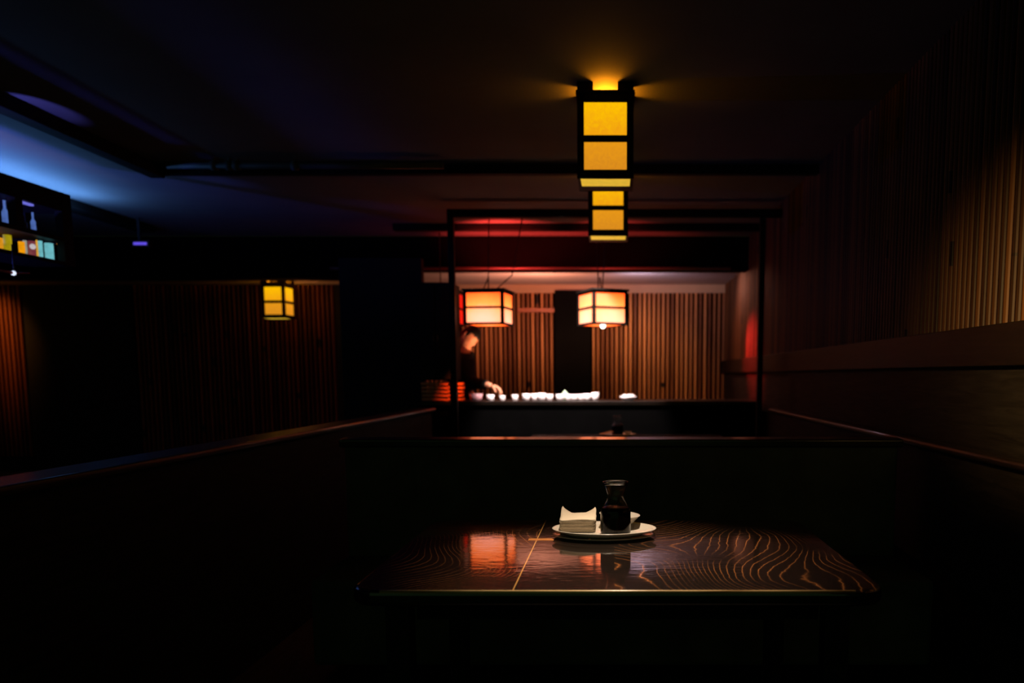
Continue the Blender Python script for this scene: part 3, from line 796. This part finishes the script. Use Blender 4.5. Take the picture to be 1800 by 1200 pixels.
# lit amber display box with things on it
ab = empty('lit_display_box', 'amber backlit box on the lower tier of the bar shelf', 'display box', (SX-.16, (shelf_y(12)+shelf_y(55))/2, zlow))
hl = (shelf_y(55)-shelf_y(12))/2
MB().box((-.1, -hl, 0), (-.09, hl, .118)).build('back_glow', AMBG, ab)
MB().box((-.1, -hl, 0), (.10, hl, .006)).build('base', emit('amber_base', lin((250, 150, 10)), .8), ab)
MB().tube([(.09, hl-.004, .006+k*.009) for k in range(13)], [.004+.0022*(k % 2) for k in range(13)], 8).build('bead_post', emit('gold_beads', lin((255, 190, 60)), 1.0, .5), ab)
def jar(r, h, mat, y, x, z, label, name='glass_jar', cat='glass', neck=False, group='glassware on the bar shelf'):
    if neck: prof = [(0,0),(r,0),(r,h*.55),(r*.4,h*.7),(r*.38,h*.95),(r*.45,h),(0,h)]
    else: prof = [(0,0),(r*.85,0),(r,.004),(r,h),(r*.9,h),(r*.8,.008),(0,.008)]
    o = MB().lathe(prof, 24).build(name, mat, loc=(SX+x, y, z)); tag(o, label, cat, group); return o
YG = emit('yellow_green_lit_liquor', lin((180, 160, 15)), .9, .4)  # backlight in the shelf glassware is put into the materials as emission
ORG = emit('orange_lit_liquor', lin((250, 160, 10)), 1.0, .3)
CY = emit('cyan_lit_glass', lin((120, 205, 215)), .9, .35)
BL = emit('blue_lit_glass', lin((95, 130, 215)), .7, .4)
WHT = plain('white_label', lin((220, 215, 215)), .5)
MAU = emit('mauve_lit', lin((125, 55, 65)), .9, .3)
jar(.022, .105, YG, shelf_y(17), -.12, zlow+.008, 'yellow-green lit bottle at the left end of the amber box', 'bottle', 'bottle')
jar(.017, .07, ORG, shelf_y(24), -.06, zlow+.008, 'squat orange glass in the amber box', 'tumbler')
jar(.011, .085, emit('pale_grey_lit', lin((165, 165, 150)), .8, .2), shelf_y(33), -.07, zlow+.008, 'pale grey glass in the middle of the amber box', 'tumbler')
mo = jar(.021, .09, MAU, shelf_y(45), -.07, zlow+.008, 'mauve jar with a round white label in the amber box', 'jar', 'jar')
dk = MB().lathe([(0, 0), (.017, 0), (.017, .002), (0, .002)], 20).build('round_label', emit('label_disc', lin((215, 205, 210)), .8), mo, loc=(.0155, -.0145, .055)); dk.rotation_euler = (math.radians(90), 0, math.radians(48))  # label brightness put in as emission too
jar(.012, .115, CY, shelf_y(63), -.08, zlow, 'slim cyan glass on the lower shelf tier', 'tumbler')
jar(.025, .112, CY, shelf_y(78), -.08, zlow, 'wide cyan tumbler on the lower shelf tier', 'tumbler')
gl = empty('glowing_rim_hoop', 'orange glowing bent rim at the right end of the lower tier', 'hoop', (SX-.06, shelf_y(98), zlow))  # bent tube whose orange glow is put in as emission
y1_, y2_ = shelf_y(88)-shelf_y(98), shelf_y(110)-shelf_y(98)
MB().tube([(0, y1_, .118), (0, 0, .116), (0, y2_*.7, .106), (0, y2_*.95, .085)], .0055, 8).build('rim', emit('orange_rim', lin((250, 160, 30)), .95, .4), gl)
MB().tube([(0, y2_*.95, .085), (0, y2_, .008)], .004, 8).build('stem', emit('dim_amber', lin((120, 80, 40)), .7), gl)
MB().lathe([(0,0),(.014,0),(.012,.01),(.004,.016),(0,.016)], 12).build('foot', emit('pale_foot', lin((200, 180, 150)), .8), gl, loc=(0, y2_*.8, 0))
jar(.018, .155, BL, shelf_y(11), -.10, zmid, 'blue-lit bottle at the left edge of the upper tier', 'bottle', 'bottle', True)
jar(.018, .10, BLACKM, shelf_y(48), -.12, zmid, 'black bottle left of the blue one on the upper tier', 'bottle', 'bottle', True)
jar(.014, .13, BL, shelf_y(59), -.10, zmid, 'blue-white glowing bottle between two black ones', 'bottle', 'bottle', True)
jar(.018, .10, BLACKM, shelf_y(69), -.12, zmid, 'black bottle right of the blue one on the upper tier', 'bottle', 'bottle', True)
# curved pink rail below the shelf
cp0 = on_y(-8, 474, 4.3); cp1 = on_y(25, 480, 4.5); cp2 = on_y(52, 480, 4.6)
rr = empty('curved_glass_rack', 'thin curved pinkish rail below the bar shelf', 'rack', (cp1.x, cp1.y, cp1.z))
PK = plain('pink_lit_metal', lin((190, 120, 130)), .25, .6)
MB().tube([cp0-cp1, (0,0,0), cp2-cp1], [.007, .009, .004], 10).build('rail', PK, rr)
MB().lathe([(0,-.014),(.010,-.010),(.014,0),(.010,.010),(0,.014)], 16).build('highlight_bead', emit('bead_glint', lin((220, 230, 255)), 1.2), rr, loc=(.01, -.02, -.002))  # glowing bead painted in as the highlight on the rail
MB().tube([(0, 0, 0), (0, 0, EYE+.72-cp1.z)], .004, 6).build('hanger', BLACKM, rr)
# violet LED sign far left
v0, v1 = on_y(235, 428, 7.6), on_y(258, 428, 7.6)
vl = empty('violet_light_bar', 'small violet light bar on the dark wall, left', 'light', (v0.x, 7.6, v0.z))
MB().box((-.02, 0, -.03), (v1.x-v0.x+.02, .06, .03)).build('housing', BLACKM, vl)
MB().box((0, -.006, -.012), (v1.x-v0.x, 0, .012)).build('tube', emit('violet_led', lin((100, 80, 235)), 1.0), vl)
MB().box((.04, .0, .03), (.06, .02, ZC-v0.z)).build('hanging_rod', BLACKM, vl)

# ---------------------------------------------------------------- lights
def spot(name, loc, target, power, color, deg, blend=1.0, r=.03):
    return light(name, 'SPOT', loc, power, color, Vector(target), spot_size=math.radians(deg), spot_blend=blend, shadow_soft_size=r)
# downlight over the front table
DL = (0.03, PC.y+.22, ZC-.02)
spot('table_downlight', DL, (.06, PC.y-.30, TZ), 330, (1, .79, .58), 37, 1.0, .02)
# fixture
def downlight_fixture(loc, label):
    f = empty('recessed_downlight', label, 'light', loc)
    MB().lathe([(.035, .0), (.05, -.004), (.055, 0), (.055, .012), (.035, .012), (.035, 0)], 24).build('trim_ring', BLACKM, f)
spot('second_table_fill', (P2.x, 6.3, ZC-H1-.05), (P2.x-.02, 6.62, TZ), 16, (1, .42, .22), 24)  # unseen spot added to brighten the second table set
# wall wash on the right wall near the camera
spot('wall_washer', (.62, 1.0, 1.55), (XW, 1.95, 1.46), 330, (1, .60, .20), 54, 1, .03)
# blue light lying on top of the bar shelf
BLUE = (.16, .34, 1.0)
light('shelf_top_light', 'AREA', (-4.36, 5.25, ZC-.27), 40, (.13, .38, 1), (math.pi, 0, 0), shape='RECTANGLE', size=.12, size_y=3.1)
spot('bar_back_light', (-4.7, 4.5, 1.75), (-4.3, 4.7, ZC), 150, (.09, .13, 1), 150, .8, .05)
wp = on_z(66, 186, ZC)
spot('violet_patch_fill', (wp.x-.04, wp.y-.7, ZC-.42), tuple(wp), 45, (.15, .15, 1), 20, .6, .01)  # added spot without a fixture, throws the violet patch on the ceiling
spot('tray_fill', (-1.15, 7.2, 1.75), (xt+.15, YCN+.1, zct+.07), 150, (1, .15, .03), 20, .8, .03)  # unseen red spot added to brighten the trays
spot('face_bounce_fill', (hc.x+.36, YM-.30, zct+.22), tuple(hc+Vector((.03,-.03,-.05))), 34, (1, .46, .24), 30, .9, .03)  # unseen spot added for light bouncing off the counter onto the face
spot('ceiling_tint_fill', (-4.4, 3.3, 1.9), tuple(on_z(95, 262, ZC)), 80, (1, .5, .2), 22)  # added orange spot, no fixture; tints a ceiling patch brown
# red lanterns
for (o, P) in ((L3, 270), (L4, 60)):
    x, y, z = o.location
    spot('red_bulb_up', (x, y+.15, z+.06), (x+.1, y+.75, ZC), P, (1, .045, .035), 96, .9, .04)
spot('ceiling_wash', (on_y(1120, 480, 8.95).x, 8.95, ZF-.16), (.35, 9.3, ZF), 20, (.95, .72, 1), 150, 1, .05)
spot('ceiling_wash', (-.9, 9.1, ZF-.5), (-.9, 9.6, ZF), 46, (1, .38, .24), 165, .5, .1)
spot('bar_downlight', (-.45, 6.72, ZC-.03), (-.42, YCN+.22, zct), 620, (1, .80, .76), 56, .35, .02)
spot('far_wall_washer', (.1, 8.95, zb+.07), (.05, YF, 1.0), 420, (1, .50, .20), 88, .9, .05)
spot('far_wall_washer', (-1.6, 8.95, zb+.07), (-1.3, YF, 1.0), 60, (1, .42, .22), 88, .9, .05)
spot('side_wall_washer', (.5, 9.2, zb+.05), (XW, 8.8, 1.8), 100, (1, .38, .24), 100, .9, .05)
spot('red_wall_spot', (.35, 8.9, 1.85), (XW, 8.30, EYE+.20), 230, (1, .03, .02), 46, 1, .03)

w = bpy.data.worlds.new('World'); sc.world = w; w.use_nodes = True
bg = w.node_tree.nodes['Background']; bg.inputs[0].default_value = (.52, 1.0, .36, 1); bg.inputs[1].default_value = .055

# ---------------------------------------------------------------- camera
cam = bpy.data.cameras.new('camera'); co = bpy.data.objects.new('camera', cam); col.objects.link(co)
co.location = (0, 0, EYE); co.rotation_euler = (math.pi/2 - TH, 0, 0)
cam.sensor_width = 36; cam.lens = FP/1800*36; cam.clip_start = .05
cam.shift_x = -180/1800; cam.shift_y = 214/1800
cam.dof.use_dof = True; cam.dof.focus_distance = 2.5; cam.dof.aperture_fstop = 2.2
sc.camera = co
sc.view_settings.view_transform = 'Standard'; sc.view_settings.look = 'None'; sc.view_settings.gamma = 1; sc.view_settings.exposure = 0
sc.view_settings.use_curve_mapping = False
sc.cycles.use_denoising = True
sc.cycles.max_bounces = 8; sc.cycles.transmission_bounces = 12
